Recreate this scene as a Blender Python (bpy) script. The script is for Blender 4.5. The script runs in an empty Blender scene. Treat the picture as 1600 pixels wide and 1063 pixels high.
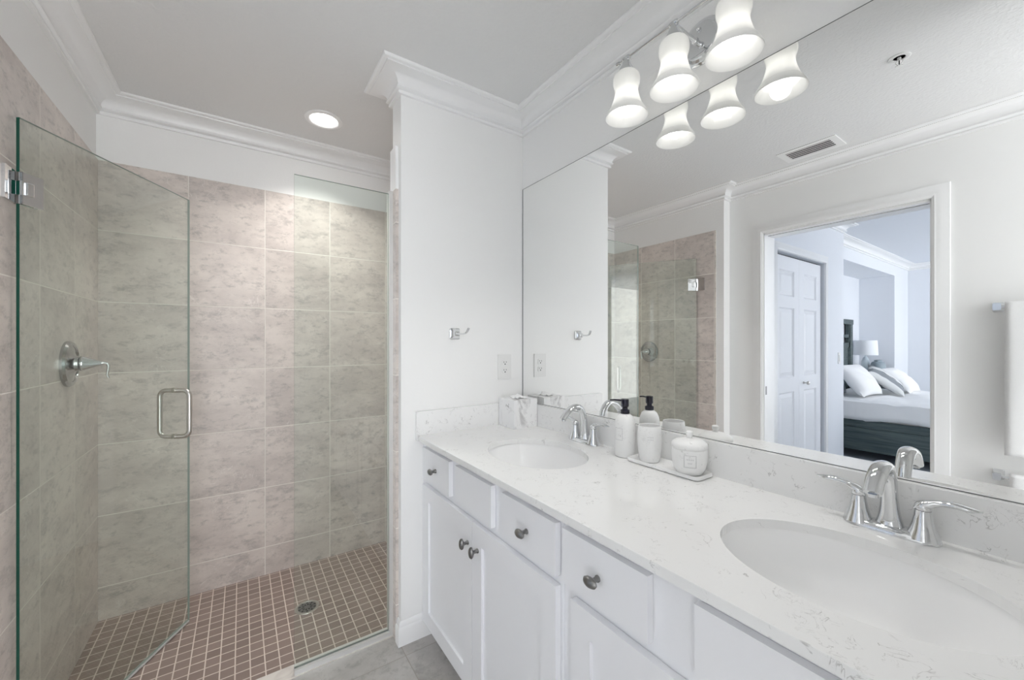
import bpy, bmesh, math, random
from mathutils import Vector, Matrix, noise
random.seed(7)
PI = math.pi
scene = bpy.context.scene
C = scene.collection

# ------------------------------------------------------------------ camera, world, exposure
CX, CH = -1.2079, 1.2982
cam_d = bpy.data.cameras.new('camera'); cam = bpy.data.objects.new('camera', cam_d); C.objects.link(cam)
scene.camera = cam
cam_d.sensor_width = 36.0; cam_d.sensor_fit = 'HORIZONTAL'
cam_d.lens = 621.72 / 1600 * 36.0
cam_d.shift_y = (534.9 - 531.5) / 1600
cam_d.clip_start = 0.02
cam.location = (CX, 0, CH)
cam.rotation_euler = (PI / 2, 0, -0.59725)

w = bpy.data.worlds.new('world'); scene.world = w; w.use_nodes = True
w.node_tree.nodes['Background'].inputs[0].default_value = (0.965, 0.982, 1.0, 1)
w.node_tree.nodes['Background'].inputs[1].default_value = 2.6
vs = scene.view_settings
vs.view_transform = 'Standard'; vs.look = 'None'; vs.gamma = 1.0; vs.use_curve_mapping = False
vs.exposure = 0.92
scene.cycles.max_bounces = 16; scene.cycles.diffuse_bounces = 10; scene.cycles.glossy_bounces = 8; scene.cycles.transparent_max_bounces = 16

# ------------------------------------------------------------------ main dimensions (metres)
YS = 1.680      # front face of the partition wall with the hook
YT = 1.790      # its shower side
SW = 0.6417     # its free end is at x = -SW
YB = 2.6082     # shower back wall
XL = -1.7585    # shower left wall
XW = -1.850     # bathroom left wall
YJ = 1.565      # where the two left walls meet
ZC = 2.450      # ceiling
ZT = 2.146      # top of the wall tiles
ZK = 0.8904     # counter top
TS = 0.333      # wall tile pitch
YR = -0.100     # wall at the near end of the vanity

# ------------------------------------------------------------------ node helpers
def mat(name, color=(0.8, 0.8, 0.8), rough=0.5, metal=0.0, **kw):
    m = bpy.data.materials.new(name); m.use_nodes = True
    b = m.node_tree.nodes['Principled BSDF']
    b.inputs['Base Color'].default_value = (*color, 1)
    b.inputs['Roughness'].default_value = rough
    b.inputs['Metallic'].default_value = metal
    for k, v in kw.items():
        b.inputs[k.replace('_', ' ')].default_value = v
    return m
class N:
    """tiny wrapper for wiring nodes"""
    def __init__(s, m): s.m = m; s.t = m.node_tree; s.b = s.t.nodes['Principled BSDF']
    def n(s, ty, **kw):
        x = s.t.nodes.new(ty)
        for k, v in kw.items(): setattr(x, k, v)
        return x
    def put(s, sock, v):
        if isinstance(v, bpy.types.NodeSocket): s.t.links.new(v, sock)
        else: sock.default_value = v
    def math(s, op, a, b=0.0, c=None):
        x = s.n('ShaderNodeMath', operation=op); s.put(x.inputs[0], a); s.put(x.inputs[1], b)
        if c is not None: s.put(x.inputs[2], c)
        return x.outputs[0]
    def mix(s, f, a, b):
        x = s.n('ShaderNodeMix', data_type='RGBA'); s.put(x.inputs[0], f)
        s.put(x.inputs[6], a if isinstance(a, bpy.types.NodeSocket) else (*a, 1))
        s.put(x.inputs[7], b if isinstance(b, bpy.types.NodeSocket) else (*b, 1))
        return x.outputs[2]
    def obj(s): return s.n('ShaderNodeTexCoord').outputs['Object']
    def noise(s, vec, scale, detail=3.0, rough=0.5, dist=0.0):
        x = s.n('ShaderNodeTexNoise'); s.put(x.inputs['Vector'], vec); x.inputs['Scale'].default_value = scale
        x.inputs['Detail'].default_value = detail; x.inputs['Roughness'].default_value = rough
        x.inputs['Distortion'].default_value = dist
        return x.outputs['Fac']
    def ramp(s, f, lo, hi, a=0.0, b=1.0):
        x = s.n('ShaderNodeMapRange'); s.put(x.inputs[0], f)
        for i, v in zip((1, 2, 3, 4), (lo, hi, a, b)): x.inputs[i].default_value = v
        return x.outputs[0]
    def bump(s, h, strength, dist=0.002):
        x = s.n('ShaderNodeBump'); s.put(x.inputs['Height'], h)
        x.inputs['Strength'].default_value = strength; x.inputs['Distance'].default_value = dist
        s.t.links.new(x.outputs[0], s.b.inputs['Normal'])
    def color(s, c): s.put(s.b.inputs['Base Color'], c)

def paint(name, col, rough, scale, strength):
    m = mat(name, col, rough); k = N(m)
    h = k.noise(k.obj(), scale, 3, 0.55)
    k.bump(k.ramp(h, 0.40, 0.62), strength, 0.0012)
    return m
M = {}
M['wall'] = paint('wall_paint', (0.86, 0.86, 0.855), 0.55, 110, 0.22)
M['wall_plain'] = paint('partition_paint', (0.86, 0.86, 0.852), 0.5, 60, 0.05)
M['ceiling'] = paint('ceiling_texture', (0.77, 0.77, 0.768), 0.8, 75, 0.5)
M['bedwall'] = mat('bedroom_wall_paint', (0.76, 0.78, 0.82), 0.7)
M['trim'] = mat('trim_gloss_paint', (0.86, 0.86, 0.86), 0.3)
M['cab'] = mat('cabinet_white_lacquer', (0.87, 0.875, 0.90), 0.32)
M['chrome'] = mat('chrome', (0.74, 0.75, 0.76), 0.05, 1.0)
M['alu'] = mat('bright_aluminium', (0.82, 0.82, 0.81), 0.30, 0.6)
M['chrome_dark'] = mat('shaded_chrome_plate', (0.50, 0.50, 0.50), 0.10, 1.0)  # chrome with the valve plate's dark reflections put into its colour
M['nickel'] = mat('brushed_nickel', (0.62, 0.60, 0.57), 0.28, 1.0)
M['pewter'] = mat('dark_pewter', (0.26, 0.255, 0.25), 0.3, 1.0)
M['porcelain'] = mat('porcelain', (0.94, 0.94, 0.94), 0.08)
M['plastic'] = mat('white_plastic', (0.79, 0.79, 0.78), 0.3)
M['dark'] = mat('dark_void', (0.02, 0.02, 0.02), 0.8)
M['black'] = mat('black_plastic', (0.008, 0.008, 0.022), 0.22)
M['mirror'] = mat('mirror_silver', (0.93, 0.935, 0.93), 0.0, 1.0)
M['towel'] = mat('white_terry', (0.84, 0.84, 0.84), 0.95)
k = N(M['towel']); k.bump(k.noise(k.obj(), 420, 2), 0.6, 0.003)
M['tissue'] = mat('tissue_paper', (0.92, 0.92, 0.92), 0.9)
M['sill'] = mat('marble_sill', (0.70, 0.66, 0.61), 0.25)
k = N(M['sill']); k.color(k.mix(k.ramp(k.noise(k.obj(), 9, 5, 0.6, 1.5), 0.4, 0.6), (0.74, 0.70, 0.65), (0.60, 0.55, 0.52)))
M['slate'] = mat('grey_ceramic', (0.30, 0.36, 0.40), 0.4)
M['linen'] = mat('bed_linen', (0.88, 0.88, 0.88), 0.9)
M['lampfabric'] = mat('lampshade_fabric', (0.86, 0.88, 0.92), 0.9)
M['glassbase'] = mat('pale_lamp_glass', (0.62, 0.70, 0.74), 0.1)

def thin_glass(name, tint, edge=False):
    m = bpy.data.materials.new(name); m.use_nodes = True; t = m.node_tree; t.nodes.clear()
    o = t.nodes.new('ShaderNodeOutputMaterial'); mx = t.nodes.new('ShaderNodeMixShader')
    tr = t.nodes.new('ShaderNodeBsdfTransparent'); tr.inputs[0].default_value = (*tint, 1)
    g = t.nodes.new('ShaderNodeBsdfGlossy'); g.inputs['Roughness'].default_value = 0.0
    g.inputs[0].default_value = (1, 1, 1, 1)
    f = t.nodes.new('ShaderNodeFresnel')   # the same 1.5 on the entering and the leaving face, as a thin pane behaves
    gm = t.nodes.new('ShaderNodeNewGeometry'); mr = t.nodes.new('ShaderNodeMapRange')
    mr.inputs[3].default_value = 1.5; mr.inputs[4].default_value = 1 / 1.5
    t.links.new(gm.outputs['Backfacing'], mr.inputs[0]); t.links.new(mr.outputs[0], f.inputs[0])
    t.links.new(f.outputs[0], mx.inputs[0]); t.links.new(tr.outputs[0], mx.inputs[1]); t.links.new(g.outputs[0], mx.inputs[2])
    t.links.new(mx.outputs[0], o.inputs[0])
    return m
M['glass'] = thin_glass('clear_shower_glass', (0.952, 0.980, 0.962))
M['glass_edge'] = mat('green_glass_edge', (0.012, 0.085, 0.06), 0.08)
M['edge_light'] = mat('polished_glass_edge', (0.30, 0.36, 0.33), 0.08)

def tile_mat(name, ua, va, u0, v0, su, sv, g, base, grout, rough, vary=0.06, veins=True, offset=0.0, bumpd=0.0012):
    """ua/va: 0,1,2 = axis used for u and v"""
    m = mat(name, base[0], rough); k = N(m); oc = k.obj()
    sp = k.n('ShaderNodeSeparateXYZ'); k.put(sp.inputs[0], oc)
    v = k.math('DIVIDE', k.math('SUBTRACT', sp.outputs[va], v0), sv); vi = k.math('FLOOR', v)
    u = k.math('DIVIDE', k.math('SUBTRACT', sp.outputs[ua], u0), su)
    if offset: u = k.math('ADD', u, k.math('MULTIPLY', vi, offset))
    ui = k.math('FLOOR', u)
    fu = k.math('FRACT', u); fv = k.math('FRACT', v)
    du = k.math('MULTIPLY', k.math('MINIMUM', fu, k.math('SUBTRACT', 1.0, fu)), su)
    dv = k.math('MULTIPLY', k.math('MINIMUM', fv, k.math('SUBTRACT', 1.0, fv)), sv)
    d = k.math('MINIMUM', du, dv)
    tilef = k.ramp(d, g * 0.5 - 0.0004, g * 0.5 + 0.0006)
    cb = k.n('ShaderNodeCombineXYZ'); k.put(cb.inputs[0], ui); k.put(cb.inputs[1], vi)
    wn = k.n('ShaderNodeTexWhiteNoise'); k.put(wn.inputs[0], cb.outputs[0])
    # tile-wise offset of the cloud pattern
    vm = k.n('ShaderNodeVectorMath', operation='MULTIPLY_ADD'); k.put(vm.inputs[0], wn.outputs['Color'])
    vm.inputs[1].default_value = (7, 7, 7); k.put(vm.inputs[2], oc)
    col = base[0]
    if veins:
        st = k.n('ShaderNodeVectorMath', operation='MULTIPLY'); k.put(st.inputs[0], vm.outputs[0]); st.inputs[1].default_value = (1.0, 1.0, 1.9)
        c1 = k.noise(st.outputs[0], 4.0, 9, 0.68, 0.15)
        c2 = k.noise(st.outputs[0], 19, 8, 0.75, 0.25)
        c3 = k.noise(st.outputs[0], 7, 10, 0.8, 0.1)
        col = k.mix(k.ramp(c1, 0.38, 0.62), base[0], base[1])
        col = k.mix(k.math('MULTIPLY', k.ramp(c2, 0.52, 0.68), 0.75), col, base[2])
        col = k.mix(k.math('MULTIPLY', k.ramp(c3, 0.54, 0.64), 0.6), col, base[2])
        # fine pale scratches
        r = k.math('ABSOLUTE', k.math('SUBTRACT', k.noise(vm.outputs[0], 7.0, 3, 0.6, 1.2), 0.5))
        r = k.math('MULTIPLY', k.ramp(r, 0.0, 0.008, 1.0, 0.0), k.ramp(k.noise(vm.outputs[0], 5, 2), 0.5, 0.62))
        col = k.mix(k.math('MULTIPLY', r, 0.45), col, base[3])
    hsv = k.n('ShaderNodeHueSaturation'); k.put(hsv.inputs['Color'], col if not isinstance(col, tuple) else (*col, 1))
    k.put(hsv.inputs['Value'], k.ramp(wn.outputs['Value'], 0, 1, 1 - vary, 1 + vary))
    k.color(k.mix(tilef, grout, hsv.outputs[0]))
    k.put(k.b.inputs['Roughness'], k.ramp(tilef, 0, 1, 0.85, rough))
    k.bump(tilef, 0.6, bumpd)
    return m
stone = [(0.70, 0.635, 0.59), (0.56, 0.50, 0.47), (0.36, 0.33, 0.315), (0.85, 0.81, 0.77)]
grout = (0.80, 0.76, 0.71)
M['tile_back'] = tile_mat('stone_tile_back', 0, 2, -1.4315, 0.1554, TS, TS, 0.0042, stone, grout, 0.34)
M['tile_side'] = tile_mat('stone_tile_side', 1, 2, 2.2986, 0.1554, TS, TS, 0.0042, stone, grout, 0.34)
M['mosaic'] = tile_mat('mosaic_floor_tile', 0, 1, -0.4270, 2.6082 - 0.012, 0.0501, 0.0501, 0.0042,
                       [(0.27, 0.205, 0.18)] * 4, (0.68, 0.59, 0.53), 0.35, vary=0.10, veins=False, bumpd=0.0008)
fl = [(0.52, 0.50, 0.48), (0.40, 0.38, 0.36), (0.29, 0.275, 0.26), (0.64, 0.61, 0.58)]
M['floor'] = tile_mat('bathroom_floor_tile', 0, 1, -0.645, 1.609, 0.458, 0.458, 0.003, fl, (0.36, 0.33, 0.30), 0.35, offset=0.0)
M['carpet'] = mat('bedroom_floor', (0.34, 0.38, 0.42), 0.6)

def quartz(name, base, vein, amount, scale, rough=0.12):
    m = mat(name, base, rough); k = N(m); oc = k.obj()
    n1 = k.noise(oc, scale, 4, 0.55, 1.6)
    r = k.math('ABSOLUTE', k.math('SUBTRACT', n1, 0.5))
    line = k.ramp(r, 0.0, 0.011, 1.0, 0.0)
    mask = k.ramp(k.noise(oc, scale * 1.9, 3, 0.6, 0.5), 0.53, 0.64)
    n2 = k.noise(oc, scale * 2.6, 4, 0.6, 1.3)
    line2 = k.ramp(k.math('ABSOLUTE', k.math('SUBTRACT', n2, 0.47)), 0.0, 0.014, 1.0, 0.0)
    mask2 = k.ramp(k.noise(oc, scale * 1.1, 3, 0.6), 0.55, 0.66)
    f = k.math('MAXIMUM', k.math('MULTIPLY', line, mask), k.math('MULTIPLY', k.math('MULTIPLY', line2, mask2), 0.7))
    k.color(k.mix(k.math('MULTIPLY', f, amount), base, vein))
    return m
M['quartz'] = quartz('white_quartz', (0.85, 0.85, 0.845), (0.30, 0.29, 0.28), 0.62, 13)
M['marble'] = quartz('veined_marble', (0.87, 0.87, 0.87), (0.22, 0.21, 0.21), 0.9, 7, 0.3)
k = N(M['marble']); oc = k.obj()
# broad soft grey clouds running down the box
mp = k.n('ShaderNodeMapping'); k.put(mp.inputs[0], oc); mp.inputs['Scale'].default_value = (14, 14, 6); mp.inputs['Rotation'].default_value = (0.5, 0.6, 0.3)
cl = k.ramp(k.noise(mp.outputs[0], 1.0, 5, 0.6, 1.0), 0.53, 0.68)
old = k.b.inputs['Base Color'].links[0].from_socket
k.color(k.mix(k.math('MULTIPLY', cl, 0.8), old, (0.36, 0.35, 0.35)))
M['resin'] = quartz('marble_resin', (0.88, 0.88, 0.875), (0.34, 0.33, 0.33), 0.65, 20, 0.35)
def wood(name, a, b):
    m = mat(name, a, 0.45); k = N(m); mp = k.n('ShaderNodeMapping'); k.put(mp.inputs[0], k.obj())
    mp.inputs['Scale'].default_value = (20, 2, 40)
    k.color(k.mix(k.ramp(k.noise(mp.outputs[0], 1.2, 5, 0.6, 0.6), 0.35, 0.65), a, b)); return m
M['wood'] = wood('weathered_grey_wood', (0.040, 0.062, 0.066), (0.105, 0.135, 0.135))
def stripes():
    m = mat('striped_cushion_fabric', (0.8, 0.8, 0.8), 0.9); k = N(m)
    sp = k.n('ShaderNodeSeparateXYZ'); k.put(sp.inputs[0], k.obj())
    v = k.math('FRACT', k.math('ADD', k.math('MULTIPLY', sp.outputs[0], 3.9), 0.18))
    wide = k.math('MULTIPLY', k.math('GREATER_THAN', v, 0.42), k.math('LESS_THAN', v, 0.80))
    dark = k.math('MULTIPLY', k.math('GREATER_THAN', v, 0.28), k.math('LESS_THAN', v, 0.40))
    c = k.mix(wide, (0.74, 0.75, 0.75), (0.27, 0.29, 0.31)); k.color(k.mix(dark, c, (0.05, 0.07, 0.085)))
    return m
M['stripe'] = stripes()

def shade_glass():
    m = bpy.data.materials.new('opal_glass_shade'); m.use_nodes = True; t = m.node_tree
    b = t.nodes['Principled BSDF']; b.inputs['Base Color'].default_value = (0.93, 0.93, 0.92, 1)
    b.inputs['Roughness'].default_value = 0.18
    o = t.nodes['Material Output']
    tl = t.nodes.new('ShaderNodeBsdfTranslucent'); tl.inputs[0].default_value = (0.95, 0.95, 0.94, 1)
    mx = t.nodes.new('ShaderNodeMixShader'); mx.inputs[0].default_value = 0.45
    t.links.new(b.outputs[0], mx.inputs[1]); t.links.new(tl.outputs[0], mx.inputs[2]); t.links.new(mx.outputs[0], o.inputs[0])
    return m
M['shade'] = shade_glass()
def emit(name, col, s):
    m = mat(name, col, 0.5); b = m.node_tree.nodes['Principled BSDF']
    b.inputs['Emission Color'].default_value = (*col, 1); b.inputs['Emission Strength'].default_value = s
    return m
M['bulb'] = emit('lit_bulb', (1.0, 0.985, 0.96), 1.9)
M['can'] = emit('lit_lens', (1.0, 0.98, 0.95), 6.0)

# ------------------------------------------------------------------ object helpers
BASE = {}
def tag(o, label=None, cat=None, group=None, kind=None):
    if label: o['label'] = label
    if cat: o['category'] = cat
    if group: o['group'] = group
    if kind: o['kind'] = kind
    return o
def thing(name, loc, label, cat, group=None):
    o = bpy.data.objects.new(name, None); C.objects.link(o); o.location = loc; o.empty_display_size = 0.05
    BASE[o.name] = Vector(loc); return tag(o, label, cat, group)
def obj(name, bm, m, parent=None, smooth=None, bevel=None, origin=None):
    """link bm (world coordinates) as one mesh object"""
    if bevel:
        bmesh.ops.bevel(bm, geom=[e for e in bm.edges if e.is_manifold and e.calc_face_angle(0) > 0.5], offset=bevel, segments=2, profile=0.5, affect='EDGES')
    off = Vector((0, 0, 0))
    if parent is not None: off = BASE[parent.name]
    elif origin is not None: off = Vector(origin)
    bmesh.ops.translate(bm, verts=bm.verts, vec=-off)
    me = bpy.data.meshes.new(name)
    bm.to_mesh(me); bm.free()
    mats = m if isinstance(m, (list, tuple)) else [m]
    for x in mats: me.materials.append(x)
    if smooth:
        me.shade_smooth(); me.set_sharp_from_angle(angle=math.radians(smooth))
    o = bpy.data.objects.new(name, me); C.objects.link(o)
    if parent is not None: o.parent = parent
    else: o.location = off
    BASE[o.name] = off
    return o
def B(): return bmesh.new()
def box(bm, x0, x1, y0, y1, z0, z1, mi=0):
    vs_ = [bm.verts.new(p) for p in ((x0, y0, z0), (x1, y0, z0), (x1, y1, z0), (x0, y1, z0), (x0, y0, z1), (x1, y0, z1), (x1, y1, z1), (x0, y1, z1))]
    fs = []
    for q in ((0, 3, 2, 1), (4, 5, 6, 7), (0, 1, 5, 4), (1, 2, 6, 5), (2, 3, 7, 6), (3, 0, 4, 7)):
        f = bm.faces.new([vs_[i] for i in q]); f.material_index = mi; fs.append(f)
    return bm
def bx(*a): return box(B(), *[v for p in ((a[0], a[1]), (a[2], a[3]), (a[4], a[5])) for v in sorted(p)])
def lathe(bm, prof, origin=(0, 0, 0), axis='Z', n=32, sx=1, sy=1, caps=True):
    """prof: list of (radius, height) revolved about axis through origin"""
    rings = []
    for r, h in prof:
        ring = []
        for i in range(n):
            a = 2 * PI * i / n; p = Vector((r * math.cos(a) * sx, r * math.sin(a) * sy, h))
            if axis == 'X': p = Vector((p.z, p.x, p.y))
            elif axis == '-X': p = Vector((-p.z, -p.x, p.y))
            elif axis == 'Y': p = Vector((p.y, p.z, p.x))
            elif axis == '-Y': p = Vector((-p.y, -p.z, p.x))
            elif isinstance(axis, Matrix): p = axis @ p
            ring.append(bm.verts.new(Vector(origin) + p))
        rings.append(ring)
    for a, b in zip(rings, rings[1:]):
        for i in range(n): bm.faces.new((a[i], a[(i + 1) % n], b[(i + 1) % n], b[i]))
    if caps:
        if prof[0][0] > 1e-5: bm.faces.new(rings[0][::-1])
        if prof[-1][0] > 1e-5: bm.faces.new(rings[-1])
    bmesh.ops.remove_doubles(bm, verts=bm.verts, dist=1e-6)
    bmesh.ops.recalc_face_normals(bm, faces=bm.faces)
    return bm
def smoothpts(pts, n=6):
    """Catmull-Rom through (x,y,z,...) tuples"""
    P = [Vector(p) if len(p) <= 4 else p for p in pts]; P = [tuple(p) for p in pts]; out = []
    for i in range(len(P) - 1):
        p0 = P[max(i - 1, 0)]; p1 = P[i]; p2 = P[i + 1]; p3 = P[min(i + 2, len(P) - 1)]
        for j in range(n):
            t = j / n
            out.append(tuple(0.5 * ((2 * b) + (-a + c) * t + (2 * a - 5 * b + 4 * c - d) * t * t + (-a + 3 * b - 3 * c + d) * t ** 3) for a, b, c, d in zip(p0, p1, p2, p3)))
    out.append(P[-1]); return out
def tube(bm, pts, n=14, up=(0, 0, 1), caps=True):
    """pts: (x,y,z,ra[,rb]) ra = radius across 'side', rb = radius along 'up'-ish"""
    P = [Vector(p[:3]) for p in pts]; rings = []; prevU = None
    for i, p in enumerate(P):
        t = (P[min(i + 1, len(P) - 1)] - P[max(i - 1, 0)]).normalized()
        u = Vector(up) if prevU is None else prevU
        s = t.cross(u)
        if s.length < 1e-4: s = t.cross(Vector((1, 0, 0)))
        s.normalize(); u = s.cross(t).normalized(); prevU = u
        ra = pts[i][3]; rb = pts[i][4] if len(pts[i]) > 4 else ra
        rings.append([bm.verts.new(p + s * ra * math.cos(2 * PI * k / n) + u * rb * math.sin(2 * PI * k / n)) for k in range(n)])
    for a, b in zip(rings, rings[1:]):
        for i in range(n): bm.faces.new((a[i], a[(i + 1) % n], b[(i + 1) % n], b[i]))
    if caps: bm.faces.new(rings[0][::-1]); bm.faces.new(rings[-1])
    bmesh.ops.recalc_face_normals(bm, faces=bm.faces)
    return bm
def sweep(path, prof, close=False, side=1):
    """sweep prof [(offset from wall, z)] along a wall polyline, mitred. offset goes to the left of the path * side"""
    bm = B(); P = [Vector((x, y)) for x, y in path]; n = len(P); rings = []
    for i in range(n):
        din = (P[i] - P[i - 1]).normalized() if (i > 0 or close) else None
        dout = (P[(i + 1) % n] - P[i]).normalized() if (i < n - 1 or close) else None
        if din is None: din = dout
        if dout is None: dout = din
        n1 = Vector((-din.y, din.x)) * side; n2 = Vector((-dout.y, dout.x)) * side
        m = (n1 + n2); m = m / max(m.dot(n1), 1e-4)
        rings.append([bm.verts.new((P[i].x + m.x * o, P[i].y + m.y * o, z)) for o, z in prof])
    kk = len(prof)
    rng = n if close else n - 1
    for i in range(rng):
        a, b = rings[i], rings[(i + 1) % n]
        for j in range(kk): bm.faces.new((a[j], a[(j + 1) % kk], b[(j + 1) % kk], b[j]))
    if not close: bm.faces.new(rings[0]); bm.faces.new(rings[-1][::-1])
    bmesh.ops.recalc_face_normals(bm, faces=bm.faces)
    return bm
def struct(name, bm, m, parent=None, smooth=None, bevel=None):
    o = obj(name, bm, m, parent, smooth, bevel)
    if parent is None: o['kind'] = 'structure'
    return o
def polyplate(bm, pts, axis, a, b):
    """extrude 2-D outline pts between a and b on axis (0=x: pts are (y,z); 1=y: (x,z); 2=z: (x,y))"""
    def mk(p, v): return {0: (v, p[0], p[1]), 1: (p[0], v, p[1]), 2: (p[0], p[1], v)}[axis]
    A = [bm.verts.new(mk(p, a)) for p in pts]; Bv = [bm.verts.new(mk(p, b)) for p in pts]
    bm.faces.new(A); bm.faces.new(Bv[::-1]); n = len(pts)
    for i in range(n): bm.faces.new((A[i], Bv[i], Bv[(i + 1) % n], A[(i + 1) % n]))
    bmesh.ops.recalc_face_normals(bm, faces=bm.faces); return bm
def rrect(x0, x1, y0, y1, r, n=6):
    out = []
    for cx, cy, a0 in ((x1 - r, y1 - r, 0), (x0 + r, y1 - r, 90), (x0 + r, y0 + r, 180), (x1 - r, y0 + r, 270)):
        for i in range(n + 1):
            a = math.radians(a0 + 90 * i / n); out.append((cx + r * math.cos(a), cy + r * math.sin(a)))
    return out

# ------------------------------------------------------------------ room shell
struct('floor', bx(-2.02, 0.003, -1.0, 1.745, -0.1, 0.0), M['floor'])
struct('shower_floor', bx(XL - 0.05, 0.003, 1.815, YB + 0.05, -0.1, 0.0), M['mosaic'])['kind'] = 'structure'
struct('trim_sill', bx(XL, -0.6539, 1.745, 1.815, -0.1, 0.003), M['sill'])
struct('floor_bedroom', bx(-7.8, -2.02, -2.6, 2.3, -0.1, 0.0), M['carpet'])
# vanity wall carries on as the shower's right side
wr = struct('wall_right', bx(0.003, 0.12, YR - 0.12, YB + 0.1, -0.1, ZC), M['wall'])
# partition with the hook; tiled end
wp = struct('wall_partition', bx(-SW, 0.003, YS, YT, -0.02, ZC), M['wall_plain'])
struct('tile_end', bx(-SW - 0.012, -SW, YS + 0.032, YT, 0.0, 1.966), M['tile_side'], wp)
struct('bullnose', polyplate(B(), [(YS + 0.032, 1.966), (YT, 1.966), (YT, 2.155), (YS + 0.038, 2.155)], 0, -SW - 0.012, -SW), M['trim'], wp)
struct('tile_cladding', bx(-SW, 0.003, YT, YT + 0.01, 0.0, ZT), M['tile_back'], wp)
wb = struct('wall_back', bx(XL - 0.15, 0.003, YB + 0.010, YB + 0.12, -0.1, ZC), M['wall'])
struct('tile_cladding', bx(XL - 0.01, 0.003, YB, YB + 0.010, 0.0, ZT), M['tile_back'], wb)
wl = struct('wall_shower_left', bx(-2.0, XL - 0.008, YJ, YB + 0.12, -0.1, ZC), M['wall'])
struct('tile_cladding', bx(XL - 0.008, XL, 1.623, YB, 0.0, ZT), M['tile_side'], wl)
# bathroom left wall with the doorway (y .50 - 1.325, 2.065 high)
DY0, DY1, DZ = 0.500, 1.325, 2.065
b_ = B(); box(b_, -2.0, XW, -1.0, DY0, -0.1, ZC); box(b_, -2.0, XW, DY1, YJ, -0.1, ZC); box(b_, -2.0, XW, DY0, DY1, DZ, ZC)
struct('wall_left', b_, M['wall_plain'])
# short wall at the near end of the vanity
b_ = B(); box(b_, -0.95, 0.003, YR - 0.12, YR, -0.1, ZC); box(b_, -0.95, -0.83, -1.0, YR - 0.12, -0.1, ZC)  # hall leg is unseen, added to cut rear light on the near surfaces
struct('wall_front', b_, M['wall_plain'])
struct('ceiling', bx(-2.0, 0.12, -1.0, YB + 0.12, ZC, ZC + 0.1), M['ceiling'])

# crown moulding: bead, cove, bead
crown = [(0.0, 0.090), (0.013, 0.090), (0.015, 0.085), (0.015, 0.080), (0.010, 0.077), (0.010, 0.074), (0.020, 0.071), (0.024, 0.066), (0.023, 0.060), (0.018, 0.057), (0.018, 0.055)]
for i in range(1, 8):
    a = i / 7 * PI / 2
    crown.append((0.020 + 0.062 * (1 - math.cos(a)), 0.053 - 0.037 * math.sin(a)))
crown += [(0.083, 0.012), (0.094, 0.011), (0.099, 0.008), (0.101, 0.004), (0.101, 0.0), (0.0, 0.0)]
def crown_prof(zc, s=1.0): return [(o * s, zc - d * s) for o, d in crown]
cp = crown_prof(ZC)
struct('trim_1', sweep([(0.003, YR), (0.003, YS), (-SW, YS), (-SW, YT), (0.003, YT), (0.003, YB + 0.01), (XL - 0.008, YB + 0.01), (XL - 0.008, YJ), (XW, YJ), (XW, -1.0)], cp), M['trim'], smooth=35)
struct('trim_2', sweep([(-0.95, -1.0), (-0.95, YR), (0.003, YR)], cp), M['trim'], smooth=35)
# baseboards
bb = [(0.0, 0.0), (0.014, 0.0), (0.014, 0.070), (0.012, 0.076), (0.009, 0.079), (0.009, 0.090), (0.006, 0.098), (0.003, 0.102), (0.0, 0.102)]
struct('baseboard_partition', sweep([(-0.47, YS), (-SW - 0.001, YS), (-SW - 0.001, YS + 0.03)], bb), M['trim'], smooth=35)
struct('baseboard_left', sweep([(XL, YJ + 0.0), (XW, YJ), (XW, DY1 + 0.07)], bb), M['trim'], smooth=35)
struct('baseboard_left', sweep([(XW, DY0 - 0.07), (XW, -1.0)], bb), M['trim'], smooth=35)
# doorway casing and jamb
def casing_prof(): return [(0.0, 0.0), (0.0, 0.014), (0.012, 0.020), (0.022, 0.016), (0.040, 0.018), (0.052, 0.012), (0.066, 0.010), (0.068, 0.0)]
def casing(y0, y1, z1, x, sgn, along='Y'):
    """door casing round an opening; profile widths go outward, thickness goes along sgn"""
    bm = B(); rings = []
    for (cy, cz, oy, oz) in ((y0, 0.0, -1, 0), (y0, z1, -1, 1), (y1, z1, 1, 1), (y1, 0.0, 1, 0)):
        ring = []
        for wd, th in casing_prof():
            a, zz = cy + oy * (0.003 + wd), cz + oz * (0.003 + wd)
            ring.append(bm.verts.new((x + sgn * th, a, zz) if along == 'Y' else (a, x + sgn * th, zz)))
        rings.append(ring)
    n = len(rings[0])
    for a, b in zip(rings, rings[1:]):
        for j in range(n): bm.faces.new((a[j], a[(j + 1) % n], b[(j + 1) % n], b[j]))
    bm.faces.new(rings[0]); bm.faces.new(rings[-1][::-1])
    bmesh.ops.recalc_face_normals(bm, faces=bm.faces); return bm
struct('trim_3', casing(DY0, DY1, DZ, XW, 1), M['trim'], smooth=35)
b_ = B()
for (y0, y1, z0, z1) in ((DY1 - 0.004, DY1 + 0.001, 0, DZ), (DY0 - 0.001, DY0 + 0.004, 0, DZ)): box(b_, -2.0, XW + 0.002, y0, y1, z0, z1)
# head jamb split by the dark slot the pocket door slides in
box(b_, -1.880, XW + 0.002, DY0, DY1, DZ - 0.012, DZ); box(b_, -2.0, -1.905, DY0, DY1, DZ - 0.012, DZ)
jamb = struct('trim_4', b_, M['trim'])
obj('track_slot', bx(-1.905, -1.880, DY0 + 0.004, DY1 - 0.004, DZ - 0.004, DZ), M['dark'], jamb)
obj('strike_plate', bx(-1.880, -1.862, DY1 - 0.0055, DY1 - 0.004, 0.925, 0.985), M['pewter'], jamb, bevel=0.0004)

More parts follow.
